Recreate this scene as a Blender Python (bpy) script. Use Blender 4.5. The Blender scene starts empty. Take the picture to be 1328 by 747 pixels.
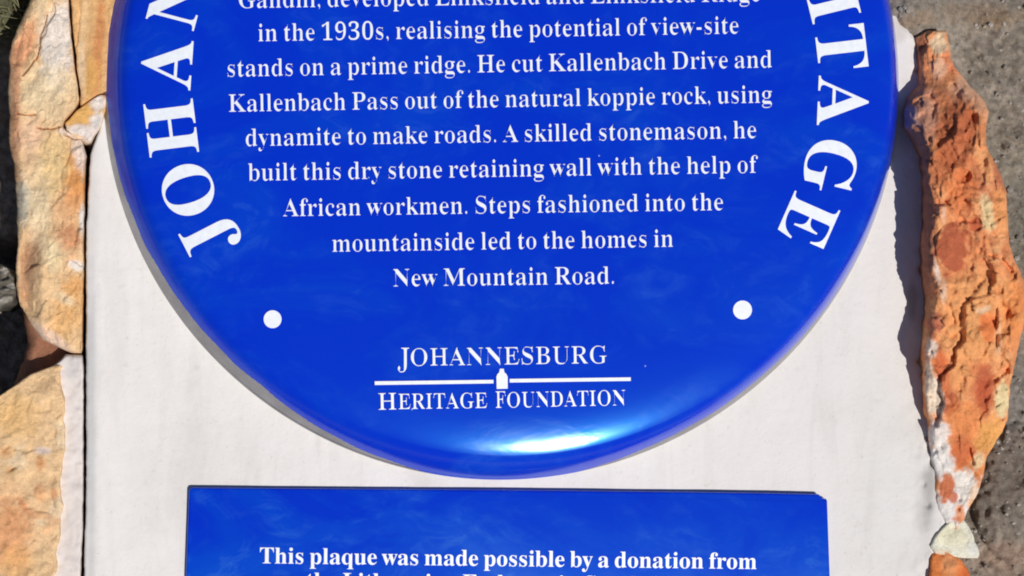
import bpy, bmesh, math, random
import numpy as np
from mathutils import Vector

# ------------------------------------------------------------------ camera, sky, sun, exposure
S = 0.0005                       # metres per photo pixel on the plaster face (z = 0)
H = 1700.0                       # camera height above the plaster face, in those pixels
PPX, PPY = 230.0, 430.0          # point straight below the camera (the picture is a crop of a larger frame)
SUN = Vector((0.32, -0.38, 0.868)).normalized()      # towards the sun

scene = bpy.context.scene
col = scene.collection
cam = bpy.data.cameras.new('camera')
cam.sensor_width = 36.0
cam.lens = 36.0 * H / 1328.0
cam.shift_x = (664.0 - PPX) / 1328.0
cam.shift_y = (PPY - 373.5) / 1328.0
cam.clip_start = 0.01
cam.clip_end = 200.0
camo = bpy.data.objects.new('camera', cam)
camo.location = ((PPX - 664.0) * S, (373.5 - PPY) * S, H * S)
col.objects.link(camo)
scene.camera = camo

world = bpy.data.worlds.new('World')
scene.world = world
world.use_nodes = True
wn = world.node_tree
for n in list(wn.nodes):
    wn.nodes.remove(n)
sky = wn.nodes.new('ShaderNodeTexSky')
sky.sky_type = 'NISHITA'
sky.sun_disc = False
sky.sun_elevation = math.asin(SUN.z)
sky.sun_rotation = math.atan2(SUN.x, SUN.y)
sky.altitude = 1700.0
bg = wn.nodes.new('ShaderNodeBackground')
bg.inputs['Strength'].default_value = 0.055
wo = wn.nodes.new('ShaderNodeOutputWorld')
wn.links.new(sky.outputs[0], bg.inputs['Color'])
wn.links.new(bg.outputs[0], wo.inputs['Surface'])

sl = bpy.data.lights.new('sun', 'SUN')
sl.energy = 3.5
sl.angle = math.radians(0.55)
sl.color = (1.0, 0.955, 0.90)
so = bpy.data.objects.new('sun', sl)
so.rotation_euler = (-SUN).to_track_quat('-Z', 'Y').to_euler()
so.location = SUN * 3.0
col.objects.link(so)

scene.view_settings.view_transform = 'Standard'
scene.view_settings.look = 'None'
scene.view_settings.exposure = 0.0
scene.view_settings.gamma = 1.0
scene.view_settings.use_curve_mapping = False
scene.render.engine = 'CYCLES'
scene.cycles.use_denoising = True
scene.cycles.pixel_filter_type = 'BLACKMAN_HARRIS'
scene.cycles.filter_width = 1.9

# ------------------------------------------------------------------ small helpers
def lin(r, g, b):
    f = lambda c: (c / 255 / 12.92) if c / 255 <= 0.04045 else ((c / 255 + 0.055) / 1.055) ** 2.4
    return (f(r), f(g), f(b))

def place(px, py, z):
    """real position of the point at height z (pixels) that lies on the sight line through (px, py)"""
    k = 1.0 - np.asarray(z, float) / H
    x = PPX + (np.asarray(px, float) - PPX) * k
    y = PPY + (np.asarray(py, float) - PPY) * k
    return (x - 664.0) * S, (373.5 - y) * S, np.asarray(z, float) * S

def _hash(ix, iy, iz, seed):
    h = (ix * 374761393 + iy * 668265263 + iz * 2147483647 + seed * 1274126177) & 0xffffffff
    h = ((h ^ (h >> 13)) * 1274126177) & 0xffffffff
    h = ((h ^ (h >> 15)) * 2246822519) & 0xffffffff
    return ((h ^ (h >> 16)) & 0xffffff) / float(0xffffff)

def vnoise(x, y, z=0.0, seed=0):
    x, y, z = np.broadcast_arrays(np.asarray(x, float), np.asarray(y, float), np.asarray(z, float))
    xi, yi, zi = np.floor(x).astype(np.int64), np.floor(y).astype(np.int64), np.floor(z).astype(np.int64)
    fx, fy, fz = x - xi, y - yi, z - zi
    u, v, w = fx * fx * (3 - 2 * fx), fy * fy * (3 - 2 * fy), fz * fz * (3 - 2 * fz)
    def c(a, b, d): return _hash(xi + a, yi + b, zi + d, seed)
    x00 = c(0,0,0) * (1-u) + c(1,0,0) * u; x10 = c(0,1,0) * (1-u) + c(1,1,0) * u
    x01 = c(0,0,1) * (1-u) + c(1,0,1) * u; x11 = c(0,1,1) * (1-u) + c(1,1,1) * u
    return ((x00 * (1-v) + x10 * v) * (1-w) + (x01 * (1-v) + x11 * v) * w) * 2 - 1

def fbm(x, y, z=0.0, octaves=4, seed=0):
    t, a, f = 0.0, 0.5, 1.0
    for o in range(octaves):
        t = t + a * vnoise(np.asarray(x) * f, np.asarray(y) * f, np.asarray(z) * f, seed + o * 17)
        a *= 0.5; f *= 2.03
    return t

def facets(x, y, seed=0):
    """height of a surface broken into tilted flat chips (nearest-cell planes)"""
    xi, yi = np.floor(x).astype(np.int64), np.floor(y).astype(np.int64)
    wsum = np.zeros(np.shape(x)); out = np.zeros(np.shape(x))
    for a in (-1, 0, 1):
        for b in (-1, 0, 1):
            cx, cy = xi + a, yi + b
            qx = cx + _hash(cx, cy, cx * 0, seed); qy = cy + _hash(cx, cy, cx * 0 + 1, seed)
            d = (x - qx) ** 2 + (y - qy) ** 2
            hgt = _hash(cx, cy, cx * 0 + 2, seed) - 0.5 + (x - qx) * (_hash(cx, cy, cx * 0 + 3, seed) - 0.5) * 1.6 \
                + (y - qy) * (_hash(cx, cy, cx * 0 + 4, seed) - 0.5) * 1.6
            k = np.exp(-24.0 * d)
            wsum = wsum + k; out = out + k * hgt
    return out / (wsum + 1e-9)

def ridged(x, y, seed=0):
    t, a, f = 0.0, 0.5, 1.0
    for o in range(4):
        t = t + a * (1 - 2 * np.abs(vnoise(x * f, y * f, 0.0, seed + o * 13)))
        a *= 0.55; f *= 2.1
    return t

def smooth(a, b, x):
    t = np.clip((x - a) / (b - a), 0, 1)
    return t * t * (3 - 2 * t)

def link(name, me, parent=None):
    o = bpy.data.objects.new(name, me)
    col.objects.link(o)
    if parent is not None:
        o.parent = parent
    return o

def tag(o, label=None, cat=None, group=None, kind=None):
    if label: o['label'] = label
    if cat: o['category'] = cat
    if group: o['group'] = group
    if kind: o['kind'] = kind
    return o

def empty(name, loc):
    o = bpy.data.objects.new(name, None)
    o.empty_display_size = 0.02
    o.location = loc
    col.objects.link(o)
    return o

def mesh(name, verts, faces, mat, colors=None, smooth_shade=True):
    me = bpy.data.meshes.new(name)
    me.from_pydata([tuple(v) for v in verts], [], faces)
    me.materials.append(mat)
    if colors is not None:
        at = me.color_attributes.new('Col', 'FLOAT_COLOR', 'POINT')
        c4 = np.ones((len(verts), 4), np.float32); c4[:, :3] = colors
        at.data.foreach_set('color', c4.ravel())
    if smooth_shade:
        me.polygons.foreach_set('use_smooth', [True] * len(me.polygons))
    me.update()
    return me

# ------------------------------------------------------------------ materials
def new_mat(name):
    m = bpy.data.materials.new(name); m.use_nodes = True
    nt = m.node_tree
    b = nt.nodes['Principled BSDF']
    return m, nt, b

def noise_node(nt, scale, detail=6, rough=0.6, coord='Object', dist=0.0):
    tc = nt.nodes.new('ShaderNodeTexCoord')
    n = nt.nodes.new('ShaderNodeTexNoise')
    n.inputs['Scale'].default_value = scale
    n.inputs['Detail'].default_value = detail
    n.inputs['Roughness'].default_value = rough
    n.inputs['Distortion'].default_value = dist
    nt.links.new(tc.outputs[coord], n.inputs['Vector'])
    return n

def ramp(nt, src, stops):
    r = nt.nodes.new('ShaderNodeValToRGB')
    e = r.color_ramp.elements
    while len(e) > 1: e.remove(e[-1])
    e[0].position, e[0].color = stops[0][0], (*stops[0][1], 1)
    for p, c in stops[1:]:
        k = e.new(p); k.color = (*c, 1)
    nt.links.new(src, r.inputs['Fac'])
    return r

def mixc(nt, a, b, fac, mode='MIX'):
    m = nt.nodes.new('ShaderNodeMix'); m.data_type = 'RGBA'; m.blend_type = mode
    for sock, v in ((m.inputs['Factor'], fac), (m.inputs['A'], a), (m.inputs['B'], b)):
        if isinstance(v, (int, float)): sock.default_value = v
        elif isinstance(v, tuple): sock.default_value = (*v, 1)
        else: nt.links.new(v, sock)
    return m.outputs['Result']

def bump(nt, b, src, strength, dist):
    k = nt.nodes.new('ShaderNodeBump')
    k.inputs['Strength'].default_value = strength
    k.inputs['Distance'].default_value = dist
    nt.links.new(src, k.inputs['Height'])
    nt.links.new(k.outputs[0], b.inputs['Normal'])
    return k

def rock_material(name, grain=900, mottle=130, lo=0.80, hi=1.24, bstr=0.8, bdist=0.0022):
    m, nt, b = new_mat(name)
    a = nt.nodes.new('ShaderNodeAttribute'); a.attribute_name = 'Col'
    n1 = noise_node(nt, mottle, 8, 0.65, dist=0.4)
    r1 = ramp(nt, n1.outputs['Fac'], [(0.25, (lo, lo * 0.96, lo * 0.90)), (0.5, (1, 1, 1)), (0.75, (hi, hi, hi * 0.98))])
    n2 = noise_node(nt, grain, 5, 0.7)
    r2 = ramp(nt, n2.outputs['Fac'], [(0.30, (0.76, 0.73, 0.70)), (0.46, (1.06, 1.06, 1.05)), (0.68, (1.26, 1.26, 1.24))])
    c = mixc(nt, a.outputs['Color'], r1.outputs['Color'], 1.0, 'MULTIPLY')
    c = mixc(nt, c, r2.outputs['Color'], 0.8, 'MULTIPLY')
    nt.links.new(c, b.inputs['Base Color'])
    b.inputs['Roughness'].default_value = 0.85
    b.inputs['Specular IOR Level'].default_value = 0.3
    n3 = noise_node(nt, grain * 0.30, 10, 0.78, dist=0.6)
    bump(nt, b, n3.outputs['Fac'], bstr, bdist)
    return m

M_ROCK = rock_material('sandstone')
M_SOIL = rock_material('gritty_soil', grain=700, mottle=220, lo=0.6, hi=1.35, bstr=1.0, bdist=0.0035)

def plaster_material():
    m, nt, b = new_mat('painted_plaster')
    a = nt.nodes.new('ShaderNodeAttribute'); a.attribute_name = 'Col'
    n1 = noise_node(nt, 14, 6, 0.6)
    r1 = ramp(nt, n1.outputs['Fac'], [(0.28, (0.90, 0.89, 0.875)), (0.5, (0.985, 0.98, 0.975)), (0.72, (1.02, 1.02, 1.02))])
    n2 = noise_node(nt, 420, 4, 0.6)
    r2 = ramp(nt, n2.outputs['Fac'], [(0.26, (0.80, 0.78, 0.76)), (0.36, (0.985, 0.985, 0.98)), (0.6, (1, 1, 1))])
    n4 = noise_node(nt, 90, 3, 0.5)
    r4 = ramp(nt, n4.outputs['Fac'], [(0.24, (0.90, 0.88, 0.86)), (0.33, (1, 1, 1)), (0.8, (1, 1, 1))])
    tc = nt.nodes.new('ShaderNodeTexCoord'); mp = nt.nodes.new('ShaderNodeMapping')
    mp.inputs['Scale'].default_value = (60.0, 9.0, 20.0); mp.inputs['Rotation'].default_value = (0, 0, 0.25)
    nt.links.new(tc.outputs['Object'], mp.inputs['Vector'])
    n5 = nt.nodes.new('ShaderNodeTexNoise'); n5.inputs['Scale'].default_value = 1.0; n5.inputs['Detail'].default_value = 7
    n5.inputs['Roughness'].default_value = 0.65; n5.inputs['Distortion'].default_value = 0.8
    nt.links.new(mp.outputs[0], n5.inputs['Vector'])
    r5 = ramp(nt, n5.outputs['Fac'], [(0.30, (0.93, 0.925, 0.92)), (0.5, (1, 1, 1)), (0.75, (1.015, 1.015, 1.015))])
    c = mixc(nt, a.outputs['Color'], r1.outputs['Color'], 1.0, 'MULTIPLY')
    c = mixc(nt, c, r5.outputs['Color'], 1.0, 'MULTIPLY')
    c = mixc(nt, c, r2.outputs['Color'], 0.8, 'MULTIPLY')
    c = mixc(nt, c, r4.outputs['Color'], 0.7, 'MULTIPLY')
    nt.links.new(c, b.inputs['Base Color'])
    b.inputs['Roughness'].default_value = 0.8
    b.inputs['Specular IOR Level'].default_value = 0.25
    n3 = noise_node(nt, 170, 9, 0.7, dist=0.5)
    bump(nt, b, n3.outputs['Fac'], 0.5, 0.0009)
    return m
M_PLASTER = plaster_material()

def enamel_material(name, smear_sheen_amt, seed, pale, lo=0.46):
    """glossy cobalt enamel with a little dust wiped across it, and on the plate painted cloudy reflections"""
    m, nt, b = new_mat(name)
    tc = nt.nodes.new('ShaderNodeTexCoord')
    mp = nt.nodes.new('ShaderNodeMapping')
    mp.inputs['Location'].default_value = (seed, seed * 0.7, 0)
    mp.inputs['Rotation'].default_value = (0, 0, math.radians(-20))
    mp.inputs['Scale'].default_value = (1.0, 1.6, 1.0)
    nt.links.new(tc.outputs['Object'], mp.inputs['Vector'])
    def nz(scale, detail, rough, dist):
        n = nt.nodes.new('ShaderNodeTexNoise')
        n.inputs['Scale'].default_value = scale; n.inputs['Detail'].default_value = detail
        n.inputs['Roughness'].default_value = rough; n.inputs['Distortion'].default_value = dist
        nt.links.new(mp.outputs[0], n.inputs['Vector'])
        return n
    n1 = nz(9, 5, 0.6, 0.8)
    n2 = nz(38, 6, 0.65, 1.2)
    r1 = ramp(nt, n1.outputs['Fac'], [(lo, (0, 0, 0)), (lo + 0.28, (1, 1, 1))])
    r2 = ramp(nt, n2.outputs['Fac'], [(0.50, (0, 0, 0)), (0.78, (1, 1, 1))])
    mul = nt.nodes.new('ShaderNodeMath'); mul.operation = 'MULTIPLY'
    nt.links.new(r1.outputs['Color'], mul.inputs[0]); nt.links.new(r2.outputs['Color'], mul.inputs[1])
    sc = nt.nodes.new('ShaderNodeMath'); sc.operation = 'MULTIPLY'; sc.inputs[1].default_value = smear_sheen_amt
    nt.links.new(mul.outputs[0], sc.inputs[0])
    blue = mixc(nt, (0.0012, 0.029, 0.56), pale, r1.outputs['Color'])
    c = mixc(nt, blue, (0.10, 0.34, 0.80), sc.outputs[0])
    vo = nt.nodes.new('ShaderNodeTexVoronoi'); vo.inputs['Scale'].default_value = 34.0
    nt.links.new(tc.outputs['Object'], vo.inputs['Vector'])
    sep = nt.nodes.new('ShaderNodeSeparateColor'); nt.links.new(vo.outputs['Color'], sep.inputs[0])
    size = nt.nodes.new('ShaderNodeMath'); size.operation = 'MULTIPLY_ADD'; size.inputs[1].default_value = 0.07; size.inputs[2].default_value = -0.042
    nt.links.new(sep.outputs[0], size.inputs[0])
    lt = nt.nodes.new('ShaderNodeMath'); lt.operation = 'LESS_THAN'
    nt.links.new(vo.outputs['Distance'], lt.inputs[0]); nt.links.new(size.outputs[0], lt.inputs[1])
    sm = nt.nodes.new('ShaderNodeMath'); sm.operation = 'MULTIPLY'; sm.inputs[1].default_value = 0.55
    nt.links.new(lt.outputs[0], sm.inputs[0])
    c = mixc(nt, c, (0.35, 0.50, 0.80), sm.outputs[0])
    nt.links.new(c, b.inputs['Base Color'])
    b.inputs['Roughness'].default_value = 0.22
    b.inputs['IOR'].default_value = 1.5
    b.inputs['Specular IOR Level'].default_value = 0.36
    b.inputs['Specular Tint'].default_value = (0.01, 0.50, 1.0, 1.0)      # pigment under the glaze glints blue
    b.inputs['Coat Weight'].default_value = 0.5
    b.inputs['Coat IOR'].default_value = 1.5
    cr = nt.nodes.new('ShaderNodeMath'); cr.operation = 'MULTIPLY_ADD'
    cr.inputs[1].default_value = 0.08; cr.inputs[2].default_value = 0.105
    nt.links.new(r1.outputs['Color'], cr.inputs[0]); nt.links.new(cr.outputs[0], b.inputs['Coat Roughness'])
    wv = nz(26, 3, 0.5, 0.6)                       # the fired glaze is slightly wavy
    bp = nt.nodes.new('ShaderNodeBump'); bp.inputs['Strength'].default_value = 0.22; bp.inputs['Distance'].default_value = 0.0012
    nt.links.new(wv.outputs['Fac'], bp.inputs['Height'])
    nt.links.new(bp.outputs[0], b.inputs['Coat Normal'])
    return m
M_ENAMEL = enamel_material('cobalt_enamel', 0.22, 3.1, (0.0008, 0.052, 0.57))
M_ENAMEL2 = enamel_material('cobalt_enamel_smear_sheen', 0.34, 7.7, (0.0006, 0.066, 0.59), 0.42)  # pale patches and smears: cloudy reflections painted into the plate's blue

def steel_material():
    m, nt, b = new_mat('dull_steel')
    n = noise_node(nt, 60, 5, 0.6)
    r = ramp(nt, n.outputs['Fac'], [(0.3, (0.27, 0.27, 0.29)), (0.7, (0.37, 0.37, 0.39))])
    nt.links.new(r.outputs['Color'], b.inputs['Base Color'])
    b.inputs['Metallic'].default_value = 1.0
    b.inputs['Roughness'].default_value = 0.22
    return m
M_STEEL = steel_material()

def white_material():
    m, nt, b = new_mat('white_enamel')
    n = noise_node(nt, 300, 3, 0.5)
    r = ramp(nt, n.outputs['Fac'], [(0.3, (0.80, 0.84, 0.90)), (0.7, (0.90, 0.93, 0.97))])
    nt.links.new(r.outputs['Color'], b.inputs['Base Color'])
    b.inputs['Roughness'].default_value = 0.35
    return m
M_WHITE = white_material()

def simple_mat(name, c1, c2, scale, rough=0.8):
    m, nt, b = new_mat(name)
    n = noise_node(nt, scale, 5, 0.6)
    r = ramp(nt, n.outputs['Fac'], [(0.3, c1), (0.7, c2)])
    nt.links.new(r.outputs['Color'], b.inputs['Base Color'])
    b.inputs['Roughness'].default_value = rough
    return m
M_GRASS = simple_mat('dry_grass', lin(84, 92, 58), lin(140, 132, 96), 60)
M_GRIT = simple_mat('grit', lin(95, 88, 80), lin(190, 182, 172), 45)

# ------------------------------------------------------------------ solid with a worked top face
def block(name, mat, ys, xl, xr, h, zb, colour, relief=None, nu=60, nv=200, wl=12, wr=12, wend=10,
          dl=None, dr=None, dend=None, jit=3.0, jr=None, jscale=14.0, seed=0, parent=None, cluster=0.6, gain=1.0):
    """A solid whose top face is worked: ys are photo rows, xl / xr its sides at those rows, h its height (z, pixels).
    It falls off over wl / wr pixels at the sides by dl / dr and then drops to zb."""
    ys = np.asarray(ys, float)
    knot = lambda k: np.interp(yy, ys, np.broadcast_to(np.asarray(k, float), ys.shape))
    yy = np.linspace(ys[0], ys[-1], nv)
    L, R, Hh = knot(xl), knot(xr), knot(h)
    WL, WR = knot(wl), knot(wr)
    DL = knot(dl) if dl is not None else WL * 0.9
    DR = knot(dr) if dr is not None else WR * 0.9
    L = L + jit * fbm(yy / jscale, yy * 0 + seed, 0, 4, seed + 1)
    R = R + (jit if jr is None else jr) * fbm(yy / jscale, yy * 0 + seed + 9, 0, 4, seed + 2)
    R = np.maximum(R, L + 1.0)
    t = np.linspace(0, 1, nu)
    u = (1 - cluster) * t + cluster * (0.5 - 0.5 * np.cos(np.pi * t))
    PX = L[:, None] + (R - L)[:, None] * u[None, :]
    PY = np.repeat(yy[:, None], nu, 1)
    if jit:
        PY = PY + 0.0
    a = np.clip((PX - L[:, None]) / np.maximum(WL[:, None], 1e-3), 0, 1)
    b = np.clip((R[:, None] - PX) / np.maximum(WR[:, None], 1e-3), 0, 1)
    e = np.clip(np.minimum(PY - yy[0], yy[-1] - PY) / wend, 0, 1)
    rnd = lambda q: 1 - np.sqrt(np.clip(1 - (1 - q) ** 2, 0, 1))
    Z = np.repeat(Hh[:, None], nu, 1) - DL[:, None] * rnd(a) - DR[:, None] * rnd(b) - (dend if dend is not None else wend * 0.9) * rnd(e)
    if relief is not None:
        Z = Z + relief(PX, PY) * np.minimum(1, 0.25 + np.minimum(a, b))
    C = colour(PX, PY, Z) * gain
    C = C * np.minimum(1.0, 0.84 / np.maximum(C.max(-1, keepdims=True), 1e-6))
    # ring of base points
    n = nu * nv
    X, Y, ZZ = place(PX, PY, Z)
    V = np.stack([X.ravel(), Y.ravel(), ZZ.ravel()], 1)
    idx = np.arange(n).reshape(nv, nu)
    f = np.stack([idx[:-1, :-1], idx[1:, :-1], idx[1:, 1:], idx[:-1, 1:]], -1).reshape(-1, 4)
    loop = np.concatenate([idx[0, :], idx[1:, -1], idx[-1, -2::-1], idx[-2:0:-1, 0]])
    BV = V[loop].copy(); BV[:, 2] = zb * S
    CF = C.reshape(-1, 3)
    V = np.concatenate([V, BV]); CF = np.concatenate([CF, CF[loop]])
    m = len(loop); bi = n + np.arange(m)
    nx = np.roll(np.arange(m), -1)
    side = np.stack([loop, loop[nx], bi[nx], bi], -1)
    faces = [tuple(int(i) for i in q) for q in f] + [tuple(int(i) for i in q) for q in side] + [tuple(int(i) for i in bi[::-1])]
    # put the origin at the solid's base
    org = np.array([V[:, 0].mean(), V[:, 1].mean(), zb * S])
    me = mesh(name, V - org, faces, mat, CF)
    bm = bmesh.new(); bm.from_mesh(me); bmesh.ops.recalc_face_normals(bm, faces=bm.faces); bm.to_mesh(me); bm.free()
    o = link(name, me, parent)
    o.location = tuple(org)
    return o

def blobs(C, px, py, items, seed=0, wob=0.45, wscale=11.0):
    """paint stains and shaded patches: (cx, cy, rx, ry, angle, rgb255, strength, softness)"""
    for i, (cx, cy, rx, ry, ang, rgb, st, sf) in enumerate(items):
        ca, sa = math.cos(math.radians(ang)), math.sin(math.radians(ang))
        dx, dy = px - cx, py - cy
        d = np.sqrt(((dx * ca + dy * sa) / rx) ** 2 + ((-dx * sa + dy * ca) / ry) ** 2)
        d = d + wob * fbm(px / wscale, py / wscale, i * 3.7, 4, seed + i)
        m = (st * smooth(1 + sf, 1 - sf, d))[..., None]
        C = C * (1 - m) + np.array(lin(*rgb)) * m
    return C

def grooves(px, py, lines, width=1.6, depth=5.0, seed=0):
    """narrow cracks cut along polylines (returns a negative height)"""
    wx = px + 2.2 * fbm(px / 9, py / 9, 1.0, 3, seed); wy = py + 2.2 * fbm(px / 9, py / 9, 5.0, 3, seed + 5)
    g = np.zeros(np.shape(px))
    for ln in lines:
        for (x0, y0), (x1, y1) in zip(ln[:-1], ln[1:]):
            vx, vy = x1 - x0, y1 - y0
            t = np.clip(((wx - x0) * vx + (wy - y0) * vy) / (vx * vx + vy * vy), 0, 1)
            d = np.hypot(wx - x0 - t * vx, wy - y0 - t * vy)
            g = np.minimum(g, -depth * np.exp(-(d / width) ** 2))
    return g

# ------------------------------------------------------------------ ground
def build_ground():
    xs = np.concatenate([np.arange(-420, -60, 24), np.arange(-60, 150, 3), np.arange(150, 1120, 60),
                         np.arange(1120, 1420, 2.5), np.arange(1420, 1800, 24)])
    ys = np.concatenate([np.arange(-420, -60, 24), np.arange(-60, 810, 2.5), np.arange(810, 1240, 24)])
    PX, PY = np.meshgrid(xs, ys)
    base = np.interp(PX, [-80, 140, 1050, 1140, 1340], [-108, -108, -80, -52, -58])
    base = base - 75 * smooth(130, 60, PX) * smooth(300, 345, PY) * smooth(600, 520, PY)      # open joint
    # bank of earth at the upper left corner
    base = base + 44 * smooth(120, 62, PY) * smooth(1120, 1150, PX) * smooth(1260, 1190, PX)
    base = base + 112 * np.exp(-(((PX + 15) / 42) ** 2 + ((PY + 12) / 60) ** 2))
    right = smooth(900, 1100, PX)
    rough = 8 * fbm(PX / 38, PY / 38, 0, 3, 5) + 5.5 * fbm(PX / 9, PY / 9, 0, 4, 11)
    rough = rough + 1.8 * np.clip(facets(PX / 7.0, PY / 7.0, 3), -0.35, 0.8)
    # a coarse lump of old mortar beside the foot of the orange rock, another at the upper edge
    lump = 26 * np.sqrt(np.clip(1 - ((PX - 1322) / 62) ** 2 - ((PY - 640) / 92) ** 2, 0, 1))
    lump = lump + 12 * np.exp(-(((PX - 1185) / 50) ** 2 + ((PY - 12) / 30) ** 2))
    Z = base + rough + lump * right
    c = np.array(lin(160, 148, 134))
    C = np.broadcast_to(c, PX.shape + (3,)).copy()
    t = (0.5 + 0.5 * fbm(PX / 24, PY / 24, 2, 4, 21))[..., None]
    C = C * (0.72 + 0.56 * t) * (1 + 0.6 * fbm(PX / 6, PY / 6, 9, 3, 27))[..., None]
    C = blobs(C, PX, PY, [
        (1270, 18, 55, 13, 4, (172, 140, 104), 0.75, 0.6), (1190, 24, 24, 10, -8, (180, 146, 112), 0.7, 0.5),
        (1230, 8, 90, 22, 0, (150, 142, 134), 0.5, 0.5), (1300, 215, 26, 40, 0, (158, 150, 132), 0.5, 0.6),
        (1300, 625, 60, 75, 0, (128, 116, 106), 0.7, 0.35), (1305, 725, 40, 22, 0, (178, 148, 128), 0.6, 0.6),
        (1325, 300, 22, 60, 0, (128, 124, 112), 0.6, 0.5), (1318, 520, 22, 46, 0, (140, 138, 134), 0.6, 0.5),
        (-5, 5, 45, 55, 0, (112, 112, 84), 0.9, 0.5)], seed=40, wob=0.6, wscale=16)
    left = smooth(260, 100, PX)[..., None]
    C = C * (1 - left) + (C * 1.0) * left
    X, Y, ZZ = place(PX, PY, Z)
    V = np.stack([X.ravel(), Y.ravel(), ZZ.ravel()], 1)
    ny, nx = PX.shape
    idx = np.arange(nx * ny).reshape(ny, nx)
    f = np.stack([idx[:-1, :-1], idx[1:, :-1], idx[1:, 1:], idx[:-1, 1:]], -1).reshape(-1, 4)
    me = mesh('ground', V, [tuple(int(i) for i in q) for q in f], M_SOIL, C.reshape(-1, 3))
    tag(link('ground', me), kind='structure', label='grey brown gritty earth around the stones')
    return xs, ys, Z
GXS, GYS, GZ = build_ground()

def ground_z(px, py):
    i = int(np.clip(np.searchsorted(GXS, px), 1, len(GXS) - 1)); j = int(np.clip(np.searchsorted(GYS, py), 1, len(GYS) - 1))
    return GZ[j, i]

# ------------------------------------------------------------------ plaster panel
P_COL = np.array(lin(236, 232, 228))
def plaster_colour(px, py, z):
    C = np.broadcast_to(P_COL, px.shape + (3,)).copy()
    t = fbm(px / 120, py / 120, 0, 4, 71)[..., None]
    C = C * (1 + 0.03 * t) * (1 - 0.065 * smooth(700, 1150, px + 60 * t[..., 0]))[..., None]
    return blobs(C, px, py, [
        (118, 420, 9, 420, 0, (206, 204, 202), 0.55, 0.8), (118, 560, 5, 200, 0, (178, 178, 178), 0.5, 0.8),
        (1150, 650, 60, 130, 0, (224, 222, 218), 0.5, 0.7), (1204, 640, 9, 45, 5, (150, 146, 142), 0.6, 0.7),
        (1168, 30, 12, 30, 20, (205, 196, 186), 0.6, 0.6), (1183, 390, 6, 26, 0, (176, 172, 160), 0.7, 0.6),
        (1178, 160, 18, 30, 0, (188, 170, 158), 0.6, 0.6)], seed=80, wob=0.5, wscale=20)

def plaster_relief(px, py):
    z = 1.2 * fbm(px / 140, py / 140, 0, 3, 61) + 0.35 * fbm(px / 26, py / 26, 0, 3, 64)
    for x, y, r, d in ((1203, 568, 3.4, 7), (1208, 582, 5.0, 9), (1209, 601, 4.6, 9), (1198, 628, 3.0, 4), (1188, 92, 3.2, 5),
                       (1195, 350, 4, 6), (1192, 470, 4, 5), (1203, 655, 4, 5)):
        z = z - d * np.exp(-(((px - x) / r) ** 2 + ((py - y) / r) ** 2))
    rim = smooth(1150, 1200, px)
    return z + rim * (1.5 * fbm(px / 13, py / 13, 0, 4, 66) - 0.8)

yP = [-160, 0, 20, 40, 52, 70, 95, 120, 200, 300, 420, 520, 600, 660, 700, 760, 960]
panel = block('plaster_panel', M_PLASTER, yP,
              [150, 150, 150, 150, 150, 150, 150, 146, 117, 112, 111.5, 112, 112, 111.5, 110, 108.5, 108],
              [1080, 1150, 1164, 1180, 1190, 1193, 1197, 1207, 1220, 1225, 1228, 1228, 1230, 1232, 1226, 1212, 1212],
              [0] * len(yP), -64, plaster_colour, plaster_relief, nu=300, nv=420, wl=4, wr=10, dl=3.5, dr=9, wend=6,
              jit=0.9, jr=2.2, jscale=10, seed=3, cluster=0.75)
tag(panel, 'smooth off white plaster panel carrying the two blue plaques', 'plaster panel')

# bedding mortar along the left joint
yM = [460, 468, 480, 520, 600, 680, 720, 760, 900]
mortar = block('mortar', M_PLASTER, yM, [84, 78, 60, 50, 50, 50, 45, 40, 40],
               [106, 107.5, 107.8, 107.5, 107.5, 107, 105, 104, 103], [-2] * len(yM), -60,
               lambda px, py, z: blobs(np.broadcast_to(np.array(lin(226, 216, 210)), px.shape + (3,)).copy() * (1 + 0.08 * fbm(px / 14, py / 14, 0, 4, 3))[..., None],
                                       px, py, [(96, 478, 10, 14, 0, (196, 192, 188), 0.7, 0.6)], 5),
               lambda px, py: 2.2 * fbm(px / 12, py / 12, 0, 4, 33) + np.clip(facets(px / 14, py / 14, 5), -.5, .5) * 1.0,
               nu=40, nv=240, wl=3, wr=3, dl=3, dr=3, wend=6, jit=2.0, jr=0.9, jscale=9, seed=14)
tag(mortar, 'strip of pale bedding mortar beside the plaster panel', kind='structure')

# ------------------------------------------------------------------ stones
G_LEFT = 'sandstone blocks left of the panel'
def tone(px, py, rgb, amt=0.2, sc=30, seed=0):
    C = np.broadcast_to(np.array(lin(*rgb)), px.shape + (3,)).copy()
    return C * (1 + amt * fbm(px / sc, py / sc, 0, 5, seed))[..., None]

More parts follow.
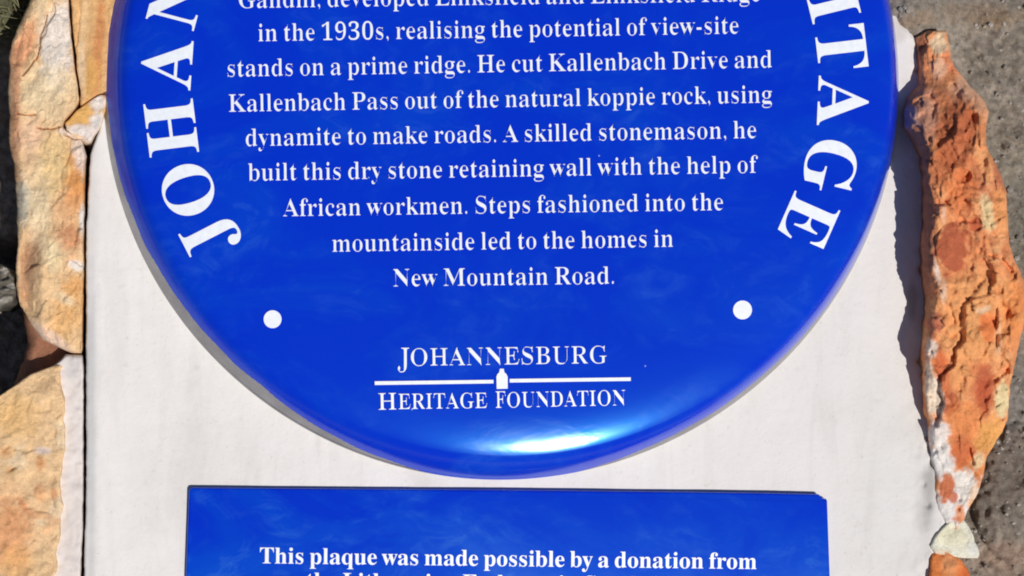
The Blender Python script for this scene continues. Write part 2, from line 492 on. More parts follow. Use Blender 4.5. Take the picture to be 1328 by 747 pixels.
# big cracked block, upper left
yA = [-60, -20, 0, 20, 45, 60, 90, 128, 140, 155, 163, 170, 182, 200, 225, 290, 340, 370, 395, 420, 440, 452, 458]
def colA(px, py, z):
    C = tone(px, py, (232, 194, 148), 0.22, 34, 101)
    return blobs(C, px, py, [
        (74, 55, 20, 55, 8, (226, 216, 206), 0.9, 0.5), (60, 120, 34, 32, 0, (228, 206, 168), 0.75, 0.6),
        (30, 62, 13, 42, 22, (210, 148, 108), 0.85, 0.5), (54, 8, 8, 26, 12, (234, 208, 168), 0.7, 0.5),
        (20, 150, 7, 90, 0, (176, 122, 92), 0.8, 0.6), (42, 180, 16, 26, 0, (226, 188, 160), 0.6, 0.6),
        (96, 235, 14, 48, 0, (222, 146, 76), 0.85, 0.5), (70, 215, 20, 40, 0, (236, 204, 146), 0.7, 0.6),
        (30, 262, 9, 34, 0, (168, 164, 150), 0.85, 0.5), (50, 270, 14, 50, 0, (228, 212, 178), 0.6, 0.6),
        (88, 312, 17, 22, 0, (190, 132, 94), 0.85, 0.5), (86, 270, 18, 20, 0, (206, 156, 112), 0.7, 0.6),
        (70, 330, 14, 22, 0, (226, 208, 168), 0.7, 0.6), (107, 283, 5, 18, 0, (236, 228, 220), 0.9, 0.5),
        (100, 344, 10, 6, 0, (236, 228, 220), 0.85, 0.5), (98, 372, 14, 14, 0, (228, 164, 96), 0.75, 0.6),
        (84, 410, 22, 28, 20, (226, 172, 108), 0.7, 0.6), (84, 388, 12, 6, 25, (236, 214, 178), 0.7, 0.6),
        (62, 436, 34, 9, 34, (226, 196, 176), 0.85, 0.5), (104, 200, 8, 26, -6, (226, 214, 204), 0.75, 0.6),
        (88, 172, 16, 6, 15, (222, 204, 190), 0.8, 0.5), (36, 350, 13, 44, 8, (150, 106, 82), 0.7, 0.6)],  # last patch paints the shaded left hollow into the stone colour
        seed=110, wob=0.55, wscale=13)
def relA(px, py):
    z = 5.5 * fbm(px / 46, py / 60, 0, 3, 121) + 2.4 * fbm(px / 13, py / 17, 0, 4, 125) + 5.0 * np.clip(facets(px / 26, py / 34, 8), -.6, .6) + 1.8 * np.clip(facets(px / 9, py / 12, 88), -.6, .6) + 1.3 * ridged(px / 12, py / 16, 128)
    z = z + 9 * smooth(60, 20, px - 0.30 * py + 22) * smooth(140, 60, py) * -1
    z = z - 22 * smooth(58, 30, px + 0.05 * (py - 340)) * smooth(290, 345, py) * smooth(430, 400, py)
    return z + grooves(px, py, [[(22, 148), (34, 149), (46, 150)], [(48, 166), (66, 168), (82, 163)], [(84, 174), (92, 180), (108, 180)],
                                [(52, 60), (46, 78), (30, 98)], [(62, 20), (52, 48), (50, 68)]], 0.9, 8.0, 130)
A = block('sandstone_block', M_ROCK, yA,
          [44, 42, 40, 30, 18, 14, 12, 11, 11, 12, 12.5, 13, 13, 14, 20, 23, 20, 20, 25, 40, 55, 80, 92],
          [86, 88, 88, 89, 91.5, 93, 97, 102.5, 97, 84, 80, 86, 106, 111, 109, 108, 107.5, 107, 106.5, 106, 106, 105.5, 105],
          [10, 10, 10, 10, 10, 10, 10, 9, 9, 8, 7, 5, 4, 3, 4, 6, 7, 7, 6, 5, 4, 2, 0], -150, colA, relA,
          nu=130, nv=760, wl=13, wr=2.5, dl=18, dr=2.5, wend=5, jit=3.0, jr=1.0, jscale=15, seed=21, gain=1.22)
tag(A, 'tall cream and ochre sandstone block with hairline cracks', 'stone', G_LEFT)

# flat ochre slab between the cracked block and the round plaque
yB = [-60, 0, 50, 100, 116, 122, 130, 137]
def colB(px, py, z):
    return blobs(tone(px, py, (224, 176, 120), 0.25, 26, 141), px, py, [
        (128, 60, 7, 70, 4, (196, 126, 76), 0.8, 0.6), (108, 30, 7, 40, 4, (222, 186, 140), 0.7, 0.6),
        (118, 100, 10, 26, 0, (226, 172, 96), 0.7, 0.6), (106, 88, 5, 30, 0, (232, 206, 172), 0.7, 0.5)], seed=150)
B = block('sandstone_slab', M_ROCK, yB, [89, 91, 95, 101.5, 103.5, 104, 104.5, 105], [158, 156, 152, 150, 148, 128, 116, 107],
          [8, 8, 8, 8, 7, 7, 7, 6], -150, colB,
          lambda px, py: 2.6 * fbm(px / 16, py / 70, 0, 4, 151) + 1.5 * np.clip(facets(px / 16, py / 40, 9), -.6, .6) + grooves(px, py, [[(104, 0), (101, 40), (98, 60)]], 1.4, 4, 9),
          nu=40, nv=160, wl=3, wr=4, dl=3.5, dr=4, wend=4, jit=1.6, jscale=12, seed=31, gain=1.18)
tag(B, 'narrow ochre sandstone slab running under the round plaque edge', 'stone', G_LEFT)

# small wedge stone with white mortar on it
yC = [123, 130, 137, 144, 150, 160, 168, 176, 184]
def colC(px, py, z):
    return blobs(tone(px, py, (228, 176, 104), 0.2, 20, 161), px, py, [
        (128, 134, 10, 12, 0, (232, 222, 214), 0.9, 0.5), (126, 158, 9, 12, 20, (236, 230, 226), 0.9, 0.5),
        (104, 168, 20, 7, -4, (228, 220, 216), 0.85, 0.5), (116, 178, 14, 9, 0, (232, 222, 216), 0.85, 0.5), (80, 160, 4, 5, 0, (190, 140, 104), 0.8, 0.5)], seed=170, wscale=9)
C_ = block('wedge_stone', M_ROCK, yC, [129, 118, 108, 99, 93, 84.5, 86, 94, 108], [138, 138, 137, 136, 135, 133, 128, 122, 117],
           [7, 7, 7, 7, 6, 6, 5, 4, 3], -150, colC,
           lambda px, py: 2.0 * fbm(px / 12, py / 12, 0, 4, 171) + 1.5 * np.clip(facets(px / 12, py / 10, 10), -.6, .6) + grooves(px, py, [[(97, 180), (106, 179), (112, 181)]], 1.5, 4, 4),
           nu=40, nv=70, wl=3, wr=3, dl=3.5, dr=3, wend=3, jit=1.4, jscale=8, seed=41, gain=1.25)
tag(C_, 'small wedge of yellow stone smeared with white mortar', 'stone', G_LEFT)

# brown stone sunk in the joint between the blocks
yD = [405, 425, 445, 470, 500, 540]
D = block('joint_stone', M_ROCK, yD, [30, 32, 35, 30, 20, 10], [70, 92, 108, 108, 100, 90], [-30] * 6, -190,
          lambda px, py, z: tone(px, py, (150, 104, 80), 0.25, 20, 181),
          lambda px, py: 5 * fbm(px / 22, py / 22, 0, 4, 182), nu=40, nv=60, wl=12, wr=8, dl=24, dr=6, wend=8, jit=4, seed=51)
tag(D, 'brown stone sunk in the shaded joint between the sandstone blocks', 'stone', G_LEFT)

# pale grainy block, lower left
yE = [473, 479, 486, 499, 513, 528, 560, 620, 680, 720, 760, 880]
def colE(px, py, z):
    C = tone(px, py, (234, 196, 150), 0.22, 18, 191)
    t = smooth(0.06, 0.34, fbm(px / 26, py / 26, 4, 4, 195))[..., None]
    C = C * (1 - 0.6 * t) + np.array(lin(240, 216, 180)) * 0.6 * t
    return blobs(C, px, py, [
        (12, 690, 26, 50, 0, (204, 138, 92), 0.75, 0.6), (52, 640, 8, 12, 0, (206, 140, 92), 0.6, 0.6), (8, 586, 8, 7, -30, (180, 130, 84), 0.7, 0.6),
        (18, 540, 30, 26, 0, (228, 180, 112), 0.6, 0.7), (52, 602, 7, 9, 0, (190, 128, 78), 0.7, 0.5), (70, 640, 5, 8, 0, (196, 130, 88), 0.7, 0.5),
        (56, 585, 10, 5, 0, (230, 212, 206), 0.7, 0.5), (50, 668, 24, 5, 14, (196, 138, 96), 0.6, 0.7), (64, 685, 14, 5, -40, (200, 146, 106), 0.5, 0.7),
        (20, 730, 20, 20, 0, (222, 166, 104), 0.6, 0.6), (30, 655, 12, 4, 60, (196, 128, 84), 0.7, 0.5), (14, 610, 7, 5, 0, (176, 134, 90), 0.7, 0.5)], seed=200)
def relE(px, py):
    return 3.4 * fbm(px / 30, py / 30, 0, 3, 211) + 1.9 * fbm(px / 9, py / 9, 0, 4, 213) + 2.6 * np.clip(facets(px / 15, py / 15, 12), -.6, .6) \
        + grooves(px, py, [[(4, 585), (12, 578)], [(10, 612), (20, 606)]], 1.3, 4.0, 12)
E_ = block('grainy_block', M_ROCK, yE, [70, 54, 38, 20, -4, -30, -70, -70, -70, -70, -70, -70], [82, 79, 78, 80, 82, 83, 85, 81, 80, 74, 71, 68],
           [2, 4, 5, 6, 7, 7, 7, 7, 7, 7, 7, 7], -150, colE, relE, nu=90, nv=320, wl=5, wr=5, dl=5, dr=6, wend=5, jit=4.5, jscale=16, seed=61, gain=1.2)
tag(E_, 'pale orange grainy stone block bedded in white mortar', 'stone', G_LEFT)

# grey lichened stone at the left edge
yF = [342, 349, 360, 378, 393, 402]
F_ = block('lichened_stone', M_ROCK, yF, [-50, -55, -60, -60, -55, -45], [2, 12, 20, 23, 14, 0], [-30, -26, -22, -18, -20, -26], -190,
           lambda px, py, z: blobs(tone(px, py, (116, 110, 100), 0.8, 6, 221), px, py, [(10, 352, 12, 4, 10, (214, 206, 196), 0.8, 0.5), (14, 372, 10, 3, -15, (206, 200, 190), 0.8, 0.5), (4, 390, 12, 4, -20, (202, 196, 184), 0.8, 0.5)], 5, 0.7, 8),
           lambda px, py: 7 * fbm(px / 12, py / 5, 0, 4, 222) + 5 * np.clip(facets(px / 11, py / 8, 23), -.6, .6), nu=50, nv=50, wl=10, wr=6, dl=16, dr=8, wend=7, jit=4, jscale=8, seed=71, gain=0.75)
tag(F_, 'small grey lichened stone wedged beside the cracked block', 'stone')

# ------------------------------------------------------------------ the orange rock on the right
yR = [40, 48, 60, 75, 92, 110, 128, 145, 165, 185, 205, 230, 248, 265, 290, 320, 345, 365, 385, 405, 425, 440, 455, 480, 505, 535, 560, 580, 600, 630, 660, 680, 692]
xbR = [1204, 1190, 1190, 1191, 1192, 1190, 1176, 1170, 1172, 1186, 1196, 1197, 1197, 1197, 1197, 1196, 1196, 1197, 1199, 1200, 1199, 1197, 1196, 1198, 1197, 1197, 1203, 1208, 1210, 1212, 1218, 1226, 1234]
xeR = [1210, 1202, 1204, 1208, 1212, 1213, 1213, 1212, 1212, 1213, 1208, 1206, 1213, 1222, 1220, 1213, 1212, 1219, 1224, 1226, 1224, 1210, 1204, 1209, 1206, 1205, 1212, 1217, 1220, 1222, 1228, 1232, 1237]
xrR = [1228, 1229, 1230, 1233, 1243, 1257, 1274, 1284, 1280, 1279, 1288, 1300, 1306, 1308, 1309, 1310, 1318, 1327, 1330, 1331, 1328, 1324, 1320, 1313, 1310, 1308, 1299, 1288, 1279, 1271, 1258, 1247, 1240]
hR = [3, 5, 8, 12, 17, 25, 36, 45, 52, 56, 58, 58, 58, 57, 56, 54, 52, 50, 49, 48, 46, 43, 40, 34, 28, 20, 12, 8, 6, 5, 4, 3, 2]
def colR(px, py, z):
    C = tone(px, py, (208, 132, 84), 0.32, 26, 301)
    t = smooth(0.05, 0.35, fbm(px / 11, py / 14, 3, 4, 305))[..., None]
    C = C * (1 - 0.55 * t) + np.array(lin(226, 168, 116)) * 0.55 * t
    t = smooth(0.10, 0.36, fbm(px / 15, py / 19, 7, 4, 309))[..., None]
    C = C * (1 - 0.4 * t) + np.array(lin(184, 100, 62)) * 0.4 * t
    return blobs(C, px, py, [
        (1203, 300, 9, 120, 0, (132, 78, 60), 0.8, 0.6), (1262, 420, 46, 66, 0, (226, 158, 98), 0.8, 0.5), (1240, 170, 26, 52, 0, (170, 84, 48), 0.85, 0.5),  # first patch: red brown flank, its shade painted into the colour
        (1222, 215, 16, 22, 0, (172, 92, 54), 0.75, 0.5), (1285, 235, 22, 26, 0, (160, 86, 62), 0.8, 0.5), (1215, 110, 12, 24, 0, (140, 78, 56), 0.7, 0.6),
        (1245, 245, 20, 26, 0, (206, 110, 58), 0.7, 0.5), (1290, 170, 10, 40, 0, (214, 136, 84), 0.7, 0.6),
        (1278, 215, 8, 34, -14, (228, 162, 106), 0.7, 0.5), (1250, 110, 14, 22, 40, (206, 158, 128), 0.8, 0.5),
        (1218, 57, 11, 15, 0, (236, 208, 172), 0.95, 0.3), (1196, 62, 6, 18, 0, (128, 68, 46), 0.9, 0.4),
        (1218, 88, 10, 14, 10, (206, 168, 142), 0.7, 0.5), (1232, 80, 6, 16, -20, (198, 118, 84), 0.8, 0.5),
        (1266, 125, 12, 26, -34, (216, 170, 140), 0.6, 0.6), (1204, 150, 12, 30, 0, (170, 130, 116), 0.7, 0.6), (1180, 152, 12, 14, 0, (206, 166, 150), 0.8, 0.5),
        (1235, 322, 20.5, 32, 8, (168, 80, 50), 0.97, 0.13), (1265, 291, 9, 9, 0, (182, 84, 50), 0.9, 0.3),
        (1281, 278, 9, 24, -8, (240, 210, 158), 0.95, 0.35), (1298, 270, 9, 30, -4, (218, 146, 86), 0.7, 0.5),
        (1224, 275, 3, 12, 0, (228, 186, 160), 0.8, 0.5), (1215, 352, 3.5, 16, -12, (226, 206, 190), 0.85, 0.5), (1224, 378, 4, 16, 0, (222, 188, 160), 0.8, 0.5),
        (1214, 420, 11, 14, 0, (176, 96, 74), 0.8, 0.5), (1281, 424, 12, 20, 0, (206, 108, 52), 0.85, 0.35), (1275, 402, 9, 4, -20, (240, 206, 170), 0.8, 0.5),
        (1295, 440, 4, 24, 0, (238, 196, 156), 0.75, 0.5), (1315, 400, 14, 40, 0, (216, 130, 66), 0.75, 0.5), (1299, 375, 18, 10, 20, (226, 152, 92), 0.7, 0.6),
        (1220, 475, 8, 34, -10, (190, 86, 44), 0.85, 0.5), (1206, 505, 6, 40, -4, (234, 214, 190), 0.9, 0.4), (1209, 452, 7, 11, 0, (238, 222, 204), 0.85, 0.5),
        (1274, 490, 16, 22, 0, (166, 72, 42), 0.85, 0.5), (1246, 490, 14, 20, 0, (220, 150, 92), 0.7, 0.6), (1276, 515, 12, 24, 0, (166, 70, 38), 0.9, 0.4),
        (1231, 522, 14, 15, 0, (168, 78, 44), 0.95, 0.3), (1229, 520, 4, 4, 0, (206, 128, 90), 0.9, 0.4), (1215, 515, 8, 26, -10, (238, 220, 200), 0.95, 0.35),
        (1300, 518, 9, 22, 4, (250, 226, 172), 0.97, 0.3), (1252, 545, 20, 26, 0, (212, 126, 68), 0.75, 0.5), (1284, 566, 18, 24, 30, (232, 166, 88), 0.85, 0.4),
        (1250, 590, 16, 24, -20, (188, 90, 46), 0.85, 0.4), (1262, 610, 14, 14, -30, (210, 120, 58), 0.8, 0.5), (1268, 598, 8, 12, 20, (238, 206, 160), 0.9, 0.4),
        (1218, 560, 14, 16, 0, (232, 222, 216), 0.95, 0.3), (1222, 600, 15, 32, -14, (232, 227, 222), 0.98, 0.25), (1244, 632, 24, 24, -30, (233, 227, 218), 0.98, 0.25),
        (1232, 660, 22, 24, 0, (234, 229, 224), 0.98, 0.25), (1262, 645, 7, 14, 20, (216, 176, 140), 0.7, 0.5),
        (1228, 632, 9.5, 19, 12, (186, 96, 54), 0.97, 0.25), (1236, 645, 6, 8, 0, (176, 86, 50), 0.9, 0.4), (1246, 668, 6, 14, -10, (214, 138, 90), 0.9, 0.35), (1240, 673, 8, 4, 0, (196, 110, 70), 0.8, 0.5)],
        seed=320, wob=0.5, wscale=7) * 0.94 + np.array(lin(222, 178, 140)) * 0.06
def relR(px, py):
    z = 9 * fbm(px / 40, py / 52, 0, 3, 331) + 4.0 * fbm(px / 12, py / 14, 0, 4, 335) + 10.0 * np.clip(facets(px / 32, py / 40, 14), -.7, .7) \
        + 3.2 * np.clip(facets(px / 12, py / 14, 15), -.6, .6)
    z = z + 2.6 * ridged(px / 13, py / 15, 338)
    z = z * smooth(700, 480, py) + (1.6 * fbm(px / 8, py / 8, 0, 4, 336)) * smooth(480, 640, py)
    def bumpy(x, y, rx, ry, d):
        return d * np.sqrt(np.clip(1 - ((px - x) / rx) ** 2 - ((py - y) / ry) ** 2, 0, 1))
    flat = np.exp(-(((px - 1235) / 26) ** 2 + ((py - 322) / 40) ** 2) ** 2)
    z = z * (1 - 0.85 * flat) - 5 * flat + bumpy(1234, 322, 21, 33, 7.5)
    z = z - bumpy(1265, 291, 9, 9, 5) - bumpy(1282, 424, 12, 21, 4.5) - bumpy(1231, 522, 13, 14, 3) - bumpy(1258, 165, 8, 30, 4) * (1 + 0.8 * fbm(px / 7, py / 7, 0, 3, 77)) - bumpy(1248, 228, 12, 10, 9)
    z = z + grooves(px, py, [[(1282, 330), (1298, 336), (1312, 352)], [(1222, 72), (1232, 73)],
                             [(1226, 262), (1234, 270)], [(1292, 400), (1292, 450)], [(1256, 580), (1262, 600)]], 2.0, 5.0, 340)
    for x, y, r, d in ((1233, 682, 4.5, 9), (1214, 585, 3, 5), (1220, 578, 5, 6), (1244, 648, 3, 5), (1243, 660, 2.5, 5)):
        z = z - d * np.exp(-(((px - x) / r) ** 2 + ((py - y) / r) ** 2))
    return z
wlR = np.array(xeR) - np.array(xbR)
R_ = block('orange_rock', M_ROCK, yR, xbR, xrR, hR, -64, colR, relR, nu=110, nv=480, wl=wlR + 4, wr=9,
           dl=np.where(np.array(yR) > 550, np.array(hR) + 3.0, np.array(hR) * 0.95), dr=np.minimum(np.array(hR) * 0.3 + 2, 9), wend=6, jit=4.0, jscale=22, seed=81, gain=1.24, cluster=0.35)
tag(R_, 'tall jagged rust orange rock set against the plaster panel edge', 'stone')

# pale chip and orange stone under it
yH = [668, 676, 684, 696, 708, 718, 724]
chip = block('stone_chip', M_ROCK, yH, [1240, 1232, 1222, 1212, 1206, 1212, 1250], [1247, 1252, 1257, 1262, 1267, 1270, 1268], [1, 2, 2.5, 3, 3, 3, 2], -62,
             lambda px, py, z: blobs(tone(px, py, (230, 226, 206), 0.08, 14, 351), px, py, [(1235, 695, 20, 12, 10, (222, 214, 180), 0.7, 0.6), (1222, 716, 12, 4, 0, (214, 190, 160), 0.6, 0.5), (1262, 712, 6, 10, 0, (238, 238, 232), 0.7, 0.5)], 6),
             lambda px, py: 1.6 * fbm(px / 12, py / 12, 0, 4, 353) + 1.2 * np.clip(facets(px / 16, py / 16, 16), -.6, .6), nu=44, nv=60, wl=4, wr=3, dl=6, dr=3, wend=3, jit=1.6, jscale=9, seed=91, gain=1.12)
tag(chip, 'pale cream wedge shaped stone chip under the orange rock', 'stone')
yI = [712, 718, 726, 740, 760, 800, 860]
foot = block('orange_stone', M_ROCK, yI, [1212, 1208, 1207, 1206, 1206, 1204, 1206], [1224, 1236, 1246, 1256, 1264, 1272, 1270], [1, 2, 4, 6, 8, 9, 8], -62,
             lambda px, py, z: blobs(tone(px, py, (206, 118, 62), 0.3, 16, 361), px, py, [(1230, 732, 10, 16, 0, (226, 160, 110), 0.7, 0.6), (1250, 748, 10, 12, 0, (184, 88, 44), 0.7, 0.5), (1212, 716, 5, 4, 0, (150, 76, 48), 0.7, 0.5)], 7),
             lambda px, py: 4 * fbm(px / 18, py / 18, 0, 4, 363) + 3 * np.clip(facets(px / 18, py / 20, 18), -.6, .6), nu=44, nv=90, wl=4, wr=6, dl=5, dr=6, wend=5, jit=2.4, jscale=9, seed=95, gain=1.3)
tag(foot, 'small orange stone below the pale chip', 'stone')

# ------------------------------------------------------------------ loose grit and grass
def build_grit():
    rnd = random.Random(5)
    bm = bmesh.new()
    spots = []
    for _ in range(1500):
        spots.append((rnd.uniform(1150, 1400), rnd.uniform(-50, 790), 0.8 + 2.6 * rnd.random() ** 3))
    spots += [(1240, 60, 4.5), (1285, 32, 3.4), (1213, 4, 3), (1310, 246, 4), (1318, 335, 5), (1300, 2, 2.6)]
    for x, y, r in spots:
        z = ground_z(x, y)
        X, Y, Z = place(x, y, z + r * 0.3)
        q = bmesh.ops.create_icosphere(bm, subdivisions=1, radius=r * S)
        sx, sy, sz = rnd.uniform(.7, 1.3), rnd.uniform(.7, 1.3), rnd.uniform(.5, .9)
        a = rnd.uniform(0, 6.28)
        for v in q['verts']:
            c = v.co * rnd.uniform(.85, 1.15)
            v.co = Vector((c.x * sx * math.cos(a) - c.y * sy * math.sin(a) + float(X), c.x * sx * math.sin(a) + c.y * sy * math.cos(a) + float(Y), c.z * sz + float(Z)))
    me = bpy.data.meshes.new('gravel'); bm.to_mesh(me); bm.free()
    me.materials.append(M_GRIT)
    tag(link('gravel', me), 'fine pale gravel scattered over the grey earth', 'gravel', kind='stuff')
build_grit()

def build_grass():
    rnd = random.Random(8)
    V, Fc = [], []
    for _ in range(420):
        x, y = rnd.uniform(-70, 34), rnd.uniform(-70, 60)
        if x > 46 - y * 0.75: continue
        X, Y, Z = (float(q) for q in place(x, y, ground_z(x, y)))
        L = rnd.uniform(14, 36) * S; a = rnd.uniform(0, 6.28); w = rnd.uniform(.9, 1.9) * S
        dx, dy = math.cos(a), math.sin(a); nx, ny = -dy, dx
        i = len(V)
        for k, (f, hgt) in enumerate(((0, 0), (.35, .45), (1, .55))):
            ww = w * (1 - f * 0.9)
            px, py, pz = X + dx * L * f, Y + dy * L * f, Z - 2 * S + L * hgt
            V += [(px + nx * ww, py + ny * ww, pz), (px - nx * ww, py - ny * ww, pz)]
        Fc += [(i, i + 1, i + 3, i + 2), (i + 2, i + 3, i + 5, i + 4)]
    me = mesh('grass', V, Fc, M_GRASS, None, False)
    tag(link('grass', me), 'tuft of short dry grass behind the cracked sandstone block', 'grass', kind='stuff')
build_grass()

# ------------------------------------------------------------------ lettering
def serif(s):
    o = ''
    for c in s:
        if 'A' <= c <= 'Z': o += chr(0x1D400 + ord(c) - 65)
        elif 'a' <= c <= 'z': o += chr(0x1D41A + ord(c) - 97)
        elif '0' <= c <= '9': o += chr(0x1D7CE + ord(c) - 48)
        else: o += c
    return o

def slim(v, f, d):
    """pull the outline in sideways so that the stems get lighter and the hairlines stay"""
    cnt = {}
    for q in f:
        for a, b in zip(q, q[1:] + q[:1]):
            cnt[(a, b)] = 1
    nrm = np.zeros_like(v)
    for (a, b) in cnt:
        if (b, a) in cnt: continue
        e = v[b] - v[a]; L = np.hypot(*e)
        if L < 1e-9: continue
        n = np.array((e[1], -e[0])) / L          # outward for faces wound anticlockwise
        nrm[a] += n * min(L, 0.03); nrm[b] += n * min(L, 0.03)
    ln = np.maximum(np.hypot(nrm[:, 0], nrm[:, 1]), 1e-9)[:, None]
    nrm = nrm / ln
    out = v.copy()
    out[:, 0] -= d * np.sign(nrm[:, 0]) * smooth(0.15, 0.6, np.abs(nrm[:, 0]))
    out[:, 1] -= 0.12 * d * nrm[:, 1]
    return out

def glyphs(text, offset=0.0, spacing=1.0, res=4):
    c = bpy.data.curves.new('lettering', 'FONT')
    c.body = serif(text); c.resolution_u = res; c.space_character = spacing; c.space_word = 0.72
    o = bpy.data.objects.new('lettering', c); col.objects.link(o)
    dg = bpy.context.evaluated_depsgraph_get()
    me = bpy.data.meshes.new_from_object(o.evaluated_get(dg))
    v = np.array([w.co[:2] for w in me.vertices]); f = [tuple(p.vertices) for p in me.polygons]
    bpy.data.objects.remove(o); bpy.data.curves.remove(c); bpy.data.meshes.remove(me)
    # weld, and wind every face anticlockwise
    key = {}; remap = []; keep = []
    for i, p in enumerate(np.round(v, 6)):
        k = (p[0], p[1])
        if k not in key:
            key[k] = len(keep); keep.append(i)
        remap.append(key[k])
    v = v[keep]
    g = []
    for q in f:
        q = tuple(dict.fromkeys(remap[i] for i in q))
        if len(q) < 3: continue
        P = v[list(q)]
        ar = np.sum(P[:, 0] * np.roll(P[:, 1], -1) - np.roll(P[:, 0], -1) * P[:, 1])
        g.append(q if ar > 0 else q[::-1])
    if offset: v = slim(v, g, -offset)
    return v, g
CAP = glyphs('H')[0][:, 1].max()

def cut(v, f, step):
    """slice flat glyph faces into strips so they can follow a curved face"""
    bm = bmesh.new()
    bv = [bm.verts.new((p[0], p[1], 0)) for p in v]
    for q in f:
        try: bm.faces.new([bv[i] for i in q])
        except ValueError: pass
    for ax in (0, 1):
        lo, hi = v[:, ax].min(), v[:, ax].max()
        for t in np.arange(lo + step, hi, step):
            co = [0, 0, 0]; no = [0, 0, 0]; co[ax] = float(t); no[ax] = 1
            bmesh.ops.bisect_plane(bm, geom=bm.verts[:] + bm.edges[:] + bm.faces[:], plane_co=co, plane_no=no)
    bm.verts.index_update()
    V = np.array([w.co[:2] for w in bm.verts]); F = [tuple(w.index for w in p.verts) for p in bm.faces]
    bm.free()
    return V, F

# ------------------------------------------------------------------ round plaque
CX0, CY0, RAD = 649.0, 106.5, 516.0          # foot of the disc on the plaster
def disc_profile():
    """(radius, height): nearly flat face, soft roll towards the edge, then a steep glazed flank"""
    pts = []
    ang = [(0, 0.0), (300, 0.0), (395, 1.4), (432, 3.2), (455, 6.0), (470, 9.5), (477, 13.0), (481, 24.0), (488, 42.0), (494, 51.0), (499, 56.0), (513, 60.0)]
    r = np.concatenate([np.linspace(0, 300, 12), np.linspace(310, 470, 60), np.linspace(471, 513, 110)])
    sl = np.tan(np.radians(np.interp(r, [a[0] for a in ang], [a[1] for a in ang])))
    z = np.concatenate([[0], np.cumsum(-(sl[1:] + sl[:-1]) / 2 * np.diff(r))])
    z = z - z[-1]
    return r * RAD / 513.0, z
DR_, DZ_ = disc_profile()
FACE_Z = DZ_[0]

def disc_world(r, th):
    return (CX0 + r * np.cos(th) - 664.0) * S, (373.5 - (CY0 + r * np.sin(th))) * S

def on_disc(px, py, lift=0.7):
    """world points on the plaque's face seen at the given photo pixels"""
    z = np.full(np.shape(px), FACE_Z)
    for _ in range(4):
        k = 1 - z / H
        wx = PPX + (px - PPX) * k; wy = PPY + (py - PPY) * k
        z = np.interp(np.hypot(wx - CX0, wy - CY0), DR_, DZ_) + lift
    return place(px, py, z)

plaque = empty('round_plaque', ((CX0 - 664) * S, (373.5 - CY0) * S, 0))
tag(plaque, 'round glossy cobalt blue heritage plaque with white serif lettering', 'plaque')
PO = np.array(plaque.location)

def face_part(name, vx, vy, faces, mat, parent, origin, placer, label=None):
    X, Y, Z = placer(np.asarray(vx), np.asarray(vy))
    V = np.stack([X, Y, Z], 1) - origin
    me = mesh(name, V, faces, mat, None, True)
    bm = bmesh.new(); bm.from_mesh(me)
    bmesh.ops.remove_doubles(bm, verts=bm.verts, dist=1e-7)
    bm.normal_update()
    for fc in bm.faces:
        if fc.normal.z < 0: fc.normal_flip()
    bm.to_mesh(me); bm.free()
    o = link(name, me, parent)
    if label: o['label'] = label
    return o

# radius at which the blue glaze stops and the bare edge shows, by direction (degrees clockwise from the right)
EDGE_A = [0, 30, 48, 66, 80, 90, 98, 110, 128, 145, 160, 180, 200, 330, 360]
EDGE_R = [513, 507, 501, 504, 513, 515, 513, 506, 498, 500, 504, 508, 509, 513, 513]
def build_disc():
    nt = 360
    V = [((0, 0, FACE_Z * S))]
    Fc = []
    rr, zz = DR_[1:], DZ_[1:] - 0.0
    zz = zz.copy(); zz[-1] = -1.5
    for r, z in zip(rr, zz):
        for k in range(nt):
            a = 2 * math.pi * k / nt
            # the pressed disc is not perfectly true
            w = 1.0 + 0.0012 * math.sin(3 * a + 1.0) + 0.0008 * math.sin(5 * a)
            V.append((r * w * math.cos(a) * S, -r * w * math.sin(a) * S, (z + 0.5 * math.sin(2 * a + .6) * (r / RAD) ** 2 * (1 if z > 4 else 0)) * S))
    for k in range(nt):
        Fc.append((0, 1 + (k + 1) % nt, 1 + k))
    er = [np.interp(360.0 * (k + .5) / nt, EDGE_A, EDGE_R) + 0.6 * math.sin(k * 0.7) * math.sin(k * 0.13) for k in range(nt)]
    Fr = []
    for i in range(len(rr) - 1):
        a, b = 1 + i * nt, 1 + (i + 1) * nt
        for k in range(nt):
            q = (k + 1) % nt
            (Fc if rr[i] < er[k] * RAD / 513.0 else Fr).append((a + k, a + q, b + q, b + k))
    rim = mesh('rim', V, Fr, M_STEEL)
    bm = bmesh.new(); bm.from_mesh(rim)
    bmesh.ops.delete(bm, geom=[v for v in bm.verts if not v.link_faces], context='VERTS')
    bm.faces.ensure_lookup_table(); bmesh.ops.recalc_face_normals(bm, faces=bm.faces)
    if bm.faces[0].normal.z < 0: bmesh.ops.reverse_faces(bm, faces=bm.faces)
    bm.to_mesh(rim); bm.free()
    link('rim', rim, plaque)['label'] = 'bare metal edge of the disc'
    me = mesh('disc', V, Fc, M_ENAMEL)
    bm = bmesh.new(); bm.from_mesh(me)
    bmesh.ops.delete(bm, geom=[v for v in bm.verts if not v.link_faces], context='VERTS'); bm.faces.ensure_lookup_table(); bmesh.ops.recalc_face_normals(bm, faces=bm.faces)
    if bm.faces[0].normal.z < 0: bmesh.ops.reverse_faces(bm, faces=bm.faces)
    bm.to_mesh(me); bm.free()
    link('disc', me, plaque)
build_disc()

